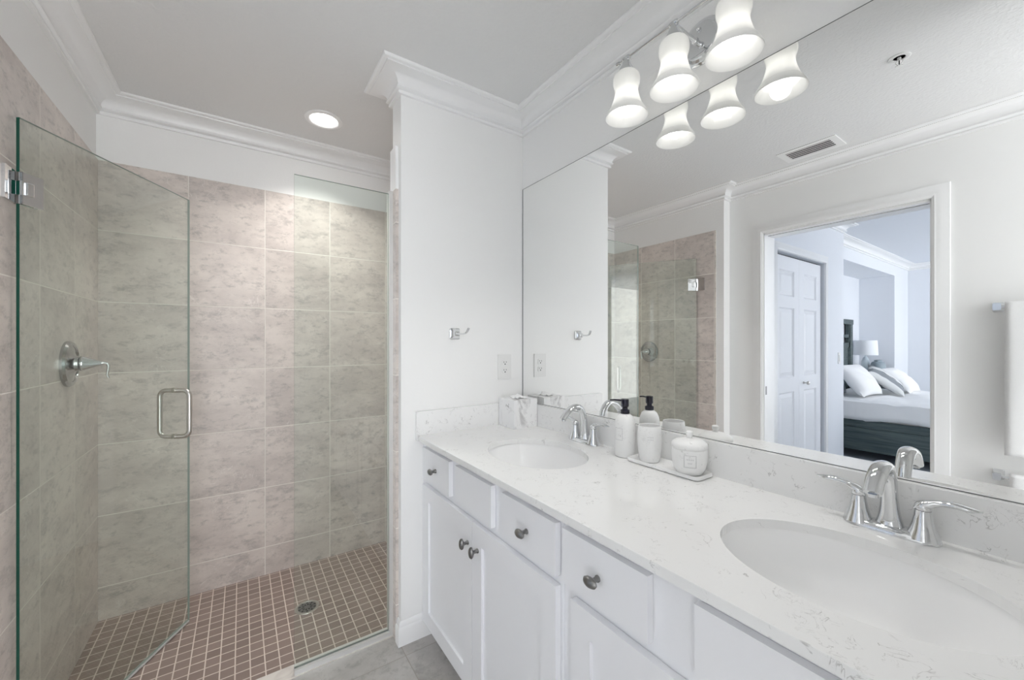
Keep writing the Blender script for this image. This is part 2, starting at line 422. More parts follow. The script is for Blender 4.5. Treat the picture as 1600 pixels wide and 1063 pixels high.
# ------------------------------------------------------------------ bedroom seen through the doorway (by way of the mirror)
ZB = 2.53
KX0, KX1, KY, KZ = -3.505, -2.459, 1.500, 2.068   # closet opening
CE = -4.03                                        # end of the closet wall
b_ = B(); box(b_, KX1, -2.0, KY, KY + 0.11, -0.1, ZB); box(b_, CE, KX0, KY, KY + 0.11, -0.1, ZB); box(b_, KX0, KX1, KY, KY + 0.11, KZ, ZB); box(b_, CE, CE + 0.11, KY + 0.11, 2.15, -0.1, ZB)
struct('wall_closet', b_, M['bedwall'])
struct('trim_5', casing(KX0, KX1, KZ, KY, -1, 'X'), M['trim'], smooth=35)
struct('ceiling_bedroom', bx(-7.8, -2.0, -2.6, 2.25, ZB, ZB + 0.1), M['bedwall'])
struct('trim_6', sweep([(-2.0, KY), (CE, KY), (CE, 1.70), (-7.6, 1.70), (-7.6, -2.6)], crown_prof(ZB), side=1), M['trim'], smooth=35)
b_ = B(); box(b_, -7.8, -6.85, 1.70, 2.25, -0.1, ZB); box(b_, -6.85, CE, 1.70, 2.25, 2.29, ZB); box(b_, -6.85, CE, 2.11, 2.25, -0.1, 2.29); box(b_, -7.8, -7.6, -2.6, 1.70, -0.1, ZB); box(b_, -4.6, -2.0, -1.75, -1.65, -0.1, ZB)  # last box: unseen near wall, added to shade the closet door
struct('wall_bedroom', b_, M['bedwall'])
# bifold closet door: two leaves, three raised panels each
door = struct('door_1', bx(KX0 + 0.001, KX1 - 0.001, KY + 0.0555, KY + 0.075, 0.001, KZ - 0.001), M['dark'])  # dark sheet added behind the leaves so the gaps read as shade
def leaf(x0, x1):
    bm = B(); y0, y1 = KY + 0.022, KY + 0.055; z0, z1 = 0.015, KZ - 0.022
    st = 0.105; rails = [(z0, 0.17), (0.86, 0.99), (1.60, 1.70), (z1 - 0.12, z1)]
    box(bm, x0, x0 + st, y0, y1, z0, z1); box(bm, x1 - st, x1, y0, y1, z0, z1)
    for a, b in rails: box(bm, x0 + st, x1 - st, y0, y1, a, b)
    for (a, b) in ((0.17, 0.86), (0.99, 1.60), (1.70, z1 - 0.12)):
        xa, xb = x0 + st, x1 - st
        # raised field with sloping margins
        o = [(xa, a), (xb, a), (xb, b), (xa, b)]; i1 = 0.012; i2 = 0.045
        rings = []
        for ins, yy in ((0, y0 + 0.002), (i1, y0 + 0.013), (i1 + 0.004, y0 + 0.013), (i2, y0 + 0.003)):
            rings.append([bm.verts.new((xa + ins, yy, a + ins)), bm.verts.new((xb - ins, yy, a + ins)), bm.verts.new((xb - ins, yy, b - ins)), bm.verts.new((xa + ins, yy, b - ins))])
        for r, s in zip(rings, rings[1:]):
            for q in range(4): bm.faces.new((r[q], r[(q + 1) % 4], s[(q + 1) % 4], s[q]))
        bm.faces.new(rings[-1])
    bmesh.ops.recalc_face_normals(bm, faces=bm.faces); return bm
mid = (KX0 + KX1) / 2
obj('door_leaf', leaf(mid + 0.001, KX1 - 0.014), M['cab'], door); obj('door_leaf', leaf(KX0 + 0.030, mid - 0.001), M['cab'], door)
obj('door_knob', lathe(B(), [(0.011, 0), (0.011, 0.004), (0.006, 0.008), (0.006, 0.022), (0.014, 0.028), (0.018, 0.036), (0.016, 0.044), (0.008, 0.049), (0, 0.050)], (-3.08, KY + 0.022, 0.925), '-Y', 20), M['nickel'], door, smooth=40)
t = thing('light_switch', (-3.90, KY, 1.13), 'white rocker light switch on the wall beside the bifold closet door', 'light switch')
obj('cover_plate', bx(-3.935, -3.865, KY - 0.006, KY, 1.075, 1.19), M['plastic'], t, bevel=0.002)
obj('rocker', bx(-3.917, -3.883, KY - 0.010, KY - 0.006, 1.10, 1.165), M['plastic'], t, bevel=0.0015)

# bed
BX0, BX1, BH, BF = -4.511, -6.30, 2.072, 0.05
bed = thing('bed', (-5.4, 1.0, 0), 'bed with weathered dark grey wooden frame in the bedroom', 'bed')
b_ = B(); box(b_, BX0 - 0.045, BX0, BF, BH, 0.09, 0.345); box(b_, BX0 - 0.055, BX0 + 0.012, BF, BH, 0.350, 0.432)
obj('side_rail', b_, M['wood'], bed, bevel=0.003)
b_ = B(); box(b_, BX1, BX1 + 0.045, BF, BH, 0.09, 0.345); box(b_, BX1 - 0.012, BX1 + 0.055, BF, BH, 0.350, 0.432)
obj('side_rail', b_, M['wood'], bed, bevel=0.003)
obj('footboard', bx(BX1 - 0.012, BX0 + 0.012, BF - 0.06, BF, 0.05, 0.50), M['wood'], bed, bevel=0.004)
b_ = B()   # headboard: posts, rails, and a row of openings
box(b_, BX1 - 0.01, BX1 + 0.09, BH - 0.03, BH + 0.03, 0.0, 1.615); box(b_, BX0 - 0.09, BX0 + 0.01, BH - 0.03, BH + 0.03, 0.0, 1.615)
box(b_, BX1 - 0.02, BX0 + 0.02, BH - 0.035, BH + 0.035, 1.56, 1.63)
box(b_, BX1 + 0.09, BX0 - 0.09, BH - 0.02, BH + 0.02, 1.365, 1.41); box(b_, BX1 + 0.09, BX0 - 0.09, BH - 0.02, BH + 0.02, 1.22, 1.29)
box(b_, BX1 + 0.09, BX0 - 0.09, BH - 0.02, BH + 0.02, 0.35, 0.45)
x = BX1 + 0.09
for i in range(7):
    xa = x + i * 0.262; box(b_, xa, xa + 0.03, BH - 0.02, BH + 0.02, 0.45, 1.56)
    if i < 6: box(b_, xa + 0.03, xa + 0.235, BH - 0.01, BH + 0.012, 0.45, 1.22)
obj('headboard', b_, M['wood'], bed)
obj('mattress', bx(BX1 + 0.03, BX0 - 0.03, BF + 0.02, BH - 0.04, 0.36, 0.615), M['linen'], bed, bevel=0.03)
def duvet():
    bm = B(); nx, ny = 46, 90; g = []
    x0, x1 = BX1 - 0.02, BX0 + 0.022; y0, y1 = BF + 0.0, BH - 0.10
    for j in range(ny + 1):
        row = []; y = y0 + (y1 - y0) * j / ny
        for i in range(nx + 1):
            s = i / nx; drop = 0.21
            L = (x1 - x0) + 2 * drop; d = s * L
            hem = 0.435 + 0.020 * math.sin(y * 7) * (1 if y < 1.45 else 0.3)
            if d < drop: X, Z = x0, hem + (0.645 - hem) * d / drop
            elif d > L - drop: X, Z = x1, hem + (0.645 - hem) * (L - d) / drop
            else: X, Z = x0 + (d - drop), 0.645
            e = min(abs(X - x0), abs(X - x1))
            if Z >= 0.645 and e < 0.04: Z -= (0.04 - e) ** 2 * 12
            nz = noise.noise(Vector((X * 2.2, y * 5.5, Z * 3))) * 0.020 + noise.noise(Vector((X * 6, y * 13, Z * 9))) * 0.008
            if y > 1.45: nz *= 0.35
            if Z >= 0.62: Z += nz
            else:
                X += nz * (1 if X > -5.4 else -1) + (0.003 * math.sin(y * 95) if y > 1.38 else 0)
            row.append(bm.verts.new((X, y, Z)))
        g.append(row)
    for j in range(ny):
        for i in range(nx): bm.faces.new((g[j][i], g[j][i + 1], g[j + 1][i + 1], g[j + 1][i]))
    bmesh.ops.recalc_face_normals(bm, faces=bm.faces); return bm
dv = obj('duvet', duvet(), M['linen'], smooth=60); tag(dv, 'rumpled white bedspread hanging over the dark bed rail', 'bedspread')
sm = dv.modifiers.new('thickness', 'SOLIDIFY'); sm.thickness = 0.008; sm.offset = -1
def pillow(name, loc, size, rot, m, label, group=None, cat='pillow'):
    bm = B(); n = 22; W, H, T = size; R = Matrix.Rotation(rot[2], 4, 'Z') @ Matrix.Rotation(rot[0], 4, 'X') @ Matrix.Rotation(rot[1], 4, 'Y')
    for sgn in (1, -1):
        g = []
        for j in range(n + 1):
            row = []
            for i in range(n + 1):
                u, v = -1 + 2 * i / n, -1 + 2 * j / n
                e = max(0, 1 - abs(u) ** 2.6) ** 0.5 * max(0, 1 - abs(v) ** 2.6) ** 0.5
                px = u * (1 - 0.07 * (1 - v * v)); pz = v * (1 - 0.07 * (1 - u * u))
                wr_ = 0.012 * noise.noise(Vector((u * 3 + loc[0] * 5, v * 3, sgn)))
                row.append(bm.verts.new((px * W / 2, sgn * (T / 2 * e + wr_ * e), pz * H / 2)))
            g.append(row)
        for j in range(n):
            for i in range(n): bm.faces.new((g[j][i], g[j][i + 1], g[j + 1][i + 1], g[j + 1][i]))
    bmesh.ops.remove_doubles(bm, verts=bm.verts, dist=1e-5); bmesh.ops.recalc_face_normals(bm, faces=bm.faces)
    bmesh.ops.translate(bm, verts=bm.verts, vec=(0, 0, 0))
    o = obj(name, bm, m, smooth=70); o.matrix_world = Matrix.Translation(loc) @ R
    return tag(o, label, cat, group)
pillow('pillow', (-4.98, 1.615, 0.845), (0.58, 0.44, 0.19), (-0.62, 0, 0.05), M['linen'], 'plump white pillow nearest the doorway, leaning on the bed', 'white pillows on the bed')
pillow('striped_cushion', (-5.50, 1.50, 0.825), (0.44, 0.44, 0.14), (-0.85, 0.30, 0.0), M['stripe'], 'grey and white striped cushion between the white pillows', cat='cushion')
pillow('pillow', (-5.99, 1.47, 0.80), (0.52, 0.42, 0.18), (-0.80, 0, 0.0), M['linen'], 'white pillow behind the striped cushion, far side of the bed', 'white pillows on the bed')
pillow('pillow', (-4.86, 1.86, 0.86), (0.60, 0.44, 0.13), (-0.30, 0, 0.0), M['slate'], 'dark grey pillow half hidden behind the nearest white pillow')
# nightstand, lamp, vase
ns = thing('nightstand', (-6.55, 1.88, 0), 'dark grey wooden nightstand tucked beside the far side of the bed', 'nightstand')
obj('cabinet_body', bx(-6.80, -6.36, 1.68, 2.10, 0.10, 0.74), M['wood'], ns, bevel=0.003); obj('top', bx(-6.82, -6.345, 1.66, 2.105, 0.74, 0.765), M['wood'], ns, bevel=0.003)
tl = thing('table_lamp', (-6.56, 1.96, 0.765), 'table lamp with white drum shade on the nightstand', 'lamp')
obj('lamp_base', lathe(B(), [(0.055, 0), (0.055, 0.01), (0.045, 0.03), (0.05, 0.12), (0.048, 0.24), (0.03, 0.30), (0.012, 0.315), (0.010, 0.37), (0, 0.37)], (-6.56, 1.96, 0.765), n=24), M['glassbase'], tl, smooth=40)
obj('lamp_shade', lathe(B(), [(0.145, 1.105), (0.135, 1.325), (0.133, 1.325), (0.143, 1.105)], (-6.56, 1.96, 0), n=36, caps=False), M['lampfabric'], tl, smooth=40)
vz = obj('vase', lathe(B(), [(0.05, 0), (0.078, 0.03), (0.088, 0.10), (0.086, 0.20), (0.07, 0.24), (0.045, 0.250), (0.045, 0.270), (0.035, 0.270), (0.035, 0.24), (0, 0.19)], (-6.55, 1.815, 0.765), n=28), M['slate'], smooth=40)
tag(vz, 'squat grey ceramic vase beside the table lamp', 'vase')

# ------------------------------------------------------------------ mirror
mi = obj('mirror', bx(-0.0, 0.003, -0.095, YS - 0.006, 0.9949, 2.0889), M['mirror']); tag(mi, 'large frameless wall mirror above the vanity backsplash', 'mirror')
M['mirror_edge'] = mat('dark_mirror_edge', (0.16, 0.17, 0.17), 0.3)
b_ = B(); box(b_, -0.0006, 0.003, -0.095, YS - 0.006, 2.0890, 2.0906); box(b_, -0.0006, 0.003, YS - 0.0059, YS - 0.002, 0.9949, 2.0906); box(b_, -0.0006, -0.0001, -0.095, YS - 0.006, 0.9949, 0.9965)
obj('mirror_edge', b_, M['mirror_edge'], mi)

# ------------------------------------------------------------------ vanity cabinets
FX, DX = -0.541, -0.5600       # face frame and drawer fronts
def knob(parent, y, z, vert, x=DX):
    sc = (0.62, 1.0) if vert else (1.0, 0.62)
    bm = lathe(B(), [(0.0075, 0), (0.0075, 0.003), (0.0055, 0.006), (0.0055, 0.014), (0.009, 0.018), (0.0175, 0.022), (0.0185, 0.026), (0.014, 0.031), (0.006, 0.0335), (0, 0.034)], (0, 0, 0), '-X', 24)
    for v in bm.verts:
        f = min(1, max(0, (-v.co.x - 0.014) / 0.008)); v.co.y *= 1 + (sc[0] * 1.05 - 1) * f; v.co.z *= 1 + (sc[1] * 1.05 - 1) * f
    bmesh.ops.translate(bm, verts=bm.verts, vec=(x, y, z))
    obj('knob', bm, M['pewter'], parent, smooth=45)
def slab(y0, y1, z0, z1): return bx(DX, FX - 0.0015, y0, y1, z0, z1)
def shaker(y0, y1, z0, z1, st=0.062):
    bm = B(); bk = FX - 0.0015
    box(bm, DX, bk, y0, y0 + st, z0, z1); box(bm, DX, bk, y1 - st, y1, z0, z1)
    box(bm, DX, bk, y0 + st, y1 - st, z0, z0 + st); box(bm, DX, bk, y0 + st, y1 - st, z1 - st, z1)
    box(bm, DX + 0.0085, bk, y0 + st, y1 - st, z0 + st, z1 - st)
    return bm
def cabinet(y0, y1, drawers, doors, label):
    t = thing('vanity_cabinet', ((-0.27), (y0 + y1) / 2, 0), label, 'cabinet', 'white shaker vanity cabinets')
    b_ = B(); box(b_, FX, FX + 0.018, y0, y1, 0.088, 0.868); box(b_, FX + 0.018, -0.003, y0, y0 + 0.016, 0.088, 0.868); box(b_, FX + 0.018, -0.003, y1 - 0.016, y1, 0.088, 0.868); box(b_, FX + 0.018, -0.003, y0 + 0.016, y1 - 0.016, 0.088, 0.104)
    obj('cabinet_body', b_, M['cab'], t)
    obj('toe_kick', bx(-0.475, -0.46, y0, y1, 0.0, 0.088), M['cab'], t)
    for (a, b, kn) in drawers:
        d = obj('drawer' if kn is not None else 'false_front', slab(a, b, 0.712, 0.8455), M['cab'], t, bevel=0.0008)
        if kn is not None: knob(d, kn, 0.7785, False)
    for (a, b, kn) in doors:
        d = obj('cabinet_door', shaker(a, b, 0.096, 0.6875), M['cab'], t)
        knob(d, kn, 0.606, True)
    return t
cabinet(0.7475, 1.660, [(1.377, 1.640, 1.4985), (1.071, 1.324, None), (0.760, 1.008, 0.881)], [(1.1965, 1.640, 1.2235), (0.760, 1.1935, 1.155)],
        'white vanity cabinet under the far sink, next to the hook wall')
cabinet(YR + 0.004, 0.7465, [(0.488, 0.735, 0.617), (0.140, 0.392, None), (-0.078, 0.045, -0.016)], [(0.310, 0.704, 0.34), (-0.078, 0.307, 0.275)],
        'white vanity cabinet under the near sink, at the right edge')
obj('filler_strip', bx(FX, FX + 0.018, 1.6605, YS - 0.001, 0.088, 0.868), M['cab']); tag(C.objects['filler_strip'], 'narrow white filler strip between cabinet and hook wall', 'filler strip')

# ------------------------------------------------------------------ countertop with two sink cut-outs
SINKS = [(-0.303, 1.172), (-0.303, 0.252)]; SAX, SAY = 0.165, 0.215
def countertop():
    bm = B(); x0, x1, y0, y1 = -0.577, 0.002, YR + 0.002, YS - 0.001
    def loop(pts):
        vv = [bm.verts.new((a, b, ZK)) for a, b in pts]; return [bm.edges.new((vv[i], vv[(i + 1) % len(vv)])) for i in range(len(vv))]
    E_ = loop([(x0, y0), (x1, y0), (x1, y1), (x0, y1)])
    for cx, cy in SINKS: E_ += loop([(cx + SAX * math.cos(2 * PI * i / 72), cy + SAY * math.sin(2 * PI * i / 72)) for i in range(72)])
    bmesh.ops.triangle_fill(bm, edges=E_, use_beauty=True)
    # keep only the slab, not the discs
    kill = [f for f in bm.faces if any(((f.calc_center_median().x - cx) / SAX) ** 2 + ((f.calc_center_median().y - cy) / SAY) ** 2 < 0.98 for cx, cy in SINKS)]
    bmesh.ops.delete(bm, geom=kill, context='FACES')
    r = bmesh.ops.extrude_face_region(bm, geom=list(bm.faces))
    bmesh.ops.translate(bm, verts=[v for v in r['geom'] if isinstance(v, bmesh.types.BMVert)], vec=(0, 0, -0.020))
    bmesh.ops.recalc_face_normals(bm, faces=bm.faces); return bm
ct = thing('countertop', (-0.28, 0.79, ZK - 0.02), 'long white veined quartz countertop with backsplash under the mirror', 'countertop')
obj('slab', countertop(), M['quartz'], ct)
obj('backsplash', bx(-0.018, 0.002, YR + 0.002, YS - 0.001, ZK, 0.9945), M['quartz'], ct, bevel=0.0012)
obj('side_splash', bx(-0.577, -0.0185, YS - 0.017, YS - 0.001, ZK, 0.9945), M['quartz'], ct, bevel=0.0012)
obj('side_splash', bx(-0.577, -0.0185, YR + 0.002, YR + 0.018, ZK, 0.9945), M['quartz'], ct, bevel=0.0012)

def sink(cx, cy, label):
    t = thing('sink', (cx, cy, 0.72), label, 'sink', 'oval undermount sinks')
    z = ZK - 0.0203
    prof = [(1.10, z), (1.03, z), (1.02, z - 0.006), (1.005, z - 0.03), (0.96, z - 0.07), (0.86, z - 0.108), (0.66, z - 0.134), (0.40, z - 0.146), (0.15, z - 0.151), (0.13, z - 0.153)]
    bm = B(); n = 64; rings = []
    for s, h in prof: rings.append([bm.verts.new((cx + SAX * s * math.cos(2 * PI * i / n), cy + SAY * s * math.sin(2 * PI * i / n), h)) for i in range(n)])
    for a, b in zip(rings, rings[1:]):
        for i in range(n): bm.faces.new((a[i], b[i], b[(i + 1) % n], a[(i + 1) % n]))
    bmesh.ops.recalc_face_normals(bm, faces=bm.faces)
    o = obj('basin', bm, M['porcelain'], t, smooth=50)
    so = o.modifiers.new('wall', 'SOLIDIFY'); so.thickness = 0.007; so.offset = -1 if o.data.polygons[200].normal.z > 0 else 1
    obj('drain', lathe(B(), [(0.0, z - 0.148), (0.012, z - 0.147), (0.019, z - 0.149), (0.0275, z - 0.1495), (0.0285, z - 0.155)], (cx, cy, 0), n=28), M['chrome'], t, smooth=50)
sink(*SINKS[0], 'oval white undermount sink farther away, near the tissue box')
sink(*SINKS[1], 'oval white undermount sink at the right edge, nearest the camera')

def faucet(cy, label):
    t = thing('faucet', (-0.052, cy, ZK), label, 'faucet', 'chrome centerset faucets')
    fx = -0.052; z = ZK
    # base plate: stadium with raised waist
    bm = B(); n = 48; rings = []
    for s, h in ((1.0, 0.0), (1.0, 0.004), (0.94, 0.009), (0.80, 0.013), (0.55, 0.016)):
        ring = []
        for i in range(n):
            a = 2 * PI * i / n; y = math.sin(a); x = math.cos(a)
            yy = 0.079 * (abs(y) ** 0.85) * (1 if y > 0 else -1); wx = 0.0265 * (1 - 0.22 * math.cos(PI * min(1, abs(yy) / 0.052)) ** 2 * (1 if abs(yy) < 0.052 else 0) * 0)
            xx = wx * (abs(x) ** 0.75) * (1 if x > 0 else -1)
            ring.append(bm.verts.new((fx + xx * s, cy + yy * (0.5 + 0.5 * s if s < 0.9 else s), z + h)))
        rings.append(ring)
    for a, b in zip(rings, rings[1:]):
        for i in range(n): bm.faces.new((a[i], a[(i + 1) % n], b[(i + 1) % n], b[i]))
    bm.faces.new(rings[0][::-1]); bm.faces.new(rings[-1]); bmesh.ops.recalc_face_normals(bm, faces=bm.faces)
    obj('base_plate', bm, M['chrome'], t, smooth=50)
    # spout: flared foot, leaning column, arch, wide flat beak
    pts = smoothpts([(fx + 0.004, cy, z + 0.008, 0.027, 0.021), (fx + 0.003, cy, z + 0.030, 0.0195, 0.0165), (fx + 0.001, cy, z + 0.060, 0.0155, 0.0145), (fx - 0.003, cy, z + 0.095, 0.0145, 0.0140),
                     (fx - 0.014, cy, z + 0.127, 0.0150, 0.0130), (fx - 0.036, cy, z + 0.147, 0.0160, 0.0115), (fx - 0.064, cy, z + 0.147, 0.0165, 0.0105), (fx - 0.092, cy, z + 0.131, 0.0165, 0.0100), (fx - 0.116, cy, z + 0.106, 0.0150, 0.0095)], 5)
    obj('spout', tube(B(), pts, 20, up=(-1, 0, 0)), M['chrome'], t, smooth=60)
    obj('aerator', lathe(B(), [(0.0085, 0.0), (0.0085, -0.006), (0, -0.006)], (fx - 0.111, cy, z + 0.1045), n=18), M['chrome'], t, smooth=40)
    for s in (1, -1):
        hy = cy + s * 0.0515
        h = obj('handle', lathe(B(), [(0.0270, 0.006), (0.0255, 0.012), (0.0205, 0.024), (0.0165, 0.038), (0.0140, 0.052), (0.0130, 0.064)], (fx, hy, z), n=28), M['chrome'], t, smooth=50)
        lv = smoothpts([(fx, hy - s * 0.012, z + 0.066, 0.009, 0.0035), (fx, hy - s * 0.004, z + 0.073, 0.0130, 0.0080), (fx, hy + s * 0.008, z + 0.078, 0.0120, 0.0085), (fx + 0.001, hy + s * 0.024, z + 0.084, 0.0085, 0.0060),
                        (fx + 0.002, hy + s * 0.044, z + 0.0865, 0.0105, 0.0062), (fx + 0.002, hy + s * 0.064, z + 0.0850, 0.0095, 0.0052), (fx + 0.002, hy + s * 0.080, z + 0.0855, 0.0020, 0.0015)], 5)
        bm = tube(B(), lv, 16)
        lathe(bm, [(0.0125, 0.0645), (0.0132, 0.066), (0.0132, 0.074), (0.0105, 0.079), (0.0, 0.081)], (fx, hy, z), n=24)
        obj('lever', bm, M['chrome'], h, smooth=55)
faucet(1.176, 'chrome two-handle faucet at the far sink, near the tissue box')
faucet(0.252, 'chrome two-handle faucet at the near sink on the right')

# ------------------------------------------------------------------ things on the counter
tb = thing('tissue_box', (-0.088, 1.594, ZK), 'square grey-veined marble tissue box in the countertop corner', 'tissue box')
b_ = B(); x0, x1, y0, y1, z0, z1 = -0.156, -0.021, 1.528, 1.661, ZK, ZK + 0.138
box(b_, x0, x1, y0, y1, z0, z1 - 0.003)
obj('cover', b_, M['marble'], tb, bevel=0.0015)
bm = B()
cxx, cyy = (x0 + x1) / 2, (y0 + y1) / 2
obj('slot_rim', lathe(bm, [(0.046, z1 - 0.003), (0.046, z1 - 0.0015), (0.040, z1 - 0.0012), (0.040, z1 - 0.003)], (cxx, cyy, 0), n=36, sx=0.62, sy=1.0), M['plastic'], tb, smooth=40)
bm = B(); g = []
for j in range(25):
    row = []
    for i in range(25):
        u, v = -1 + i / 12, -1 + j / 12; r = math.hypot(u, v)
        h = max(0, 1 - r) * 0.009 + 0.012 * abs(noise.noise(Vector((u * 2.3, v * 2.3, 4.1)))) + 0.008 * math.sin(u * 7 + v * 3) * max(0, 1 - r * 0.8)
        row.append(bm.verts.new((cxx + u * 0.036 + 0.006 * math.sin(v * 5), cyy + v * 0.044 + 0.005 * math.cos(u * 6), z1 - 0.001 + max(0.0006, h))))
    g.append(row)
for j in range(24):
    for i in range(24):
        if math.hypot(i - 12, j - 12) < 12.2: bm.faces.new((g[j][i], g[j][i + 1], g[j + 1][i + 1], g[j + 1][i]))
bmesh.ops.delete(bm, geom=[v for v in bm.verts if not v.link_faces], context='VERTS')
obj('tissue', bm, M['tissue'], tb, smooth=50)

sd = thing('soap_dispenser', (-0.069, 0.953, ZK), 'white bottle with black pump standing behind the tray end', 'soap dispenser')
dx, dy = -0.069, 0.953
obj('bottle', lathe(B(), [(0.030, 0), (0.034, 0.002), (0.036, 0.008), (0.0365, 0.05), (0.0365, 0.112), (0.034, 0.127), (0.028, 0.141), (0.018, 0.150), (0.013, 0.152), (0, 0.152)], (dx, dy, ZK), n=40), M['resin'], sd, smooth=40)
# framed label on the bottle's room side
bm = B()
def arcbox(bm, cx, cy, r, a0, a1, z0, z1, th, n=8):
    for i in range(n):
        A, Bq = a0 + (a1 - a0) * i / n, a0 + (a1 - a0) * (i + 1) / n; vv = []
        for rr in (r, r + th):
            for aa in (A, Bq):
                for zz in (z0, z1): vv.append(bm.verts.new((cx + rr * math.cos(aa), cy + rr * math.sin(aa), zz)))
        for q in ((0, 1, 3, 2), (4, 6, 7, 5), (0, 2, 6, 4), (1, 5, 7, 3), (0, 4, 5, 1), (2, 3, 7, 6)): bm.faces.new([vv[k] for k in q])
    bmesh.ops.recalc_face_normals(bm, faces=bm.faces); return bm
M['engrave'] = mat('engraved_grey', (0.60, 0.60, 0.60), 0.5)
def frame_label(cx, cy, r, amid, half, z0, z1, parent):
    bm = B(); t_ = 0.0012
    arcbox(bm, cx, cy, r - 0.0006, amid - half, amid + half, z0, z0 + t_, 0.0009); arcbox(bm, cx, cy, r - 0.0006, amid - half, amid + half, z1 - t_, z1, 0.0009)
    arcbox(bm, cx, cy, r - 0.0006, amid - half, amid - half + 0.03, z0, z1, 0.0009, 1); arcbox(bm, cx, cy, r - 0.0006, amid + half - 0.03, amid + half, z0, z1, 0.0009, 1)
    obj('label_frame', bm, M['engrave'], parent)
frame_label(dx, dy, 0.0365, math.radians(182), 0.42, ZK + 0.062, ZK + 0.104, sd)
pz = ZK + 0.152
pump = obj('pump', lathe(B(), [(0.0155, 0), (0.016, 0.001), (0.016, 0.013), (0.011, 0.015), (0.0095, 0.017), (0.0095, 0.022), (0.013, 0.026), (0.0135, 0.028), (0.0135, 0.050), (0.012, 0.052), (0, 0.052)], (dx, dy, pz), n=28), M['black'], sd, smooth=35)
obj('nozzle', tube(B(), [(dx - 0.004, dy + 0.008, pz + 0.0455, 0.0036), (dx - 0.012, dy + 0.038, pz + 0.0455, 0.0030), (dx - 0.0155, dy + 0.055, pz + 0.0430, 0.0026)], 12), M['black'], pump, smooth=45)

tr = thing('tray', (-0.068, 0.78, ZK), 'narrow white marble tray holding the cup and lidded jar', 'tray')
bm = B(); X0, X1, Y0, Y1 = -0.116, -0.024, 0.650, 0.913
rings = []
for ins, h in ((0.006, 0.0), (0.0, 0.004), (0.0, 0.0115), (0.0025, 0.014), (0.006, 0.0125), (0.009, 0.0075), (0.014, 0.0065)):
    rings.append([bm.verts.new((a, b, ZK + h)) for a, b in rrect(X0 + ins, X1 - ins, Y0 + ins, Y1 - ins, 0.018 - ins * 0.6, 6)])
for a, b in zip(rings, rings[1:]):
    for i in range(len(a)): bm.faces.new((a[i], a[(i + 1) % len(a)], b[(i + 1) % len(a)], b[i]))
bm.faces.new(rings[0][::-1]); bm.faces.new(rings[-1]); bmesh.ops.recalc_face_normals(bm, faces=bm.faces)
obj('dish', bm, M['resin'], tr, smooth=50)
ZTR = ZK + 0.0066
cu = thing('tumbler', (-0.068, 0.850, ZTR), 'white marble-look tumbler cup on the tray', 'cup')
obj('cup', lathe(B(), [(0.026, 0), (0.030, 0.002), (0.0335, 0.012), (0.0375, 0.040), (0.0395, 0.070), (0.0385, 0.100), (0.0360, 0.119), (0.0350, 0.121), (0.0335, 0.120), (0.0345, 0.10), (0.0350, 0.07), (0.033, 0.04), (0.029, 0.012), (0, 0.010)], (-0.068, 0.850, ZTR), n=44), M['resin'], cu, smooth=40)
jr = thing('lidded_jar', (-0.0735, 0.702, ZTR), 'round white lidded jar with small engraved label on the tray', 'jar')
jx, jy = -0.0735, 0.702
obj('jar_body', lathe(B(), [(0.028, 0), (0.036, 0.004), (0.045, 0.018), (0.0500, 0.040), (0.0510, 0.062), (0.0500, 0.078), (0.0480, 0.080), (0, 0.080)], (jx, jy, ZTR), n=48), M['resin'], jr, smooth=40)
lid = obj('jar_lid', lathe(B(), [(0.0505, 0.0805), (0.0515, 0.082), (0.0515, 0.089), (0.0500, 0.094), (0.040, 0.102), (0.022, 0.107), (0.008, 0.1085), (0, 0.1085)], (jx, jy, ZTR), n=48), M['resin'], jr, smooth=40)
obj('lid_knob', lathe(B(), [(0.0085, 0.108), (0.0075, 0.113), (0.0095, 0.117), (0.0105, 0.122), (0.0100, 0.127), (0.007, 0.1295), (0, 0.130)], (jx, jy, ZTR), n=24), M['resin'], lid, smooth=40)
fa = math.atan2(-jy, -1.2079 - jx)   # side of the jar that faces the room corner in the photo
frame_label(jx, jy, 0.0508, math.radians(214), 0.34, ZTR + 0.030, ZTR + 0.066, jr)
bm = B()
for row_, zz in enumerate((0.052, 0.041)):   # tiny, unreadable engraved letters
    for i in range(8 if row_ == 0 else 5):
        a0 = math.radians(214) - 0.20 + i * 0.052 + (0.075 if row_ else 0)
        arcbox(bm, jx, jy, 0.0503, a0, a0 + 0.018 + 0.01 * (i % 2), ZTR + zz, ZTR + zz + 0.0035, 0.0009, 1)
obj('engraving', bm, M['engrave'], jr)
bm = B()
for row_, zz in enumerate((0.086, 0.078)):
    for i in range(6):
        a0 = math.radians(222) - 0.26 + i * 0.085
        arcbox(bm, -0.068, 0.850, 0.0388, a0, a0 + 0.03 + 0.012 * (i % 2), ZTR + zz, ZTR + zz + 0.0028, 0.0009, 1)
obj('engraving', bm, M['engrave'], cu)

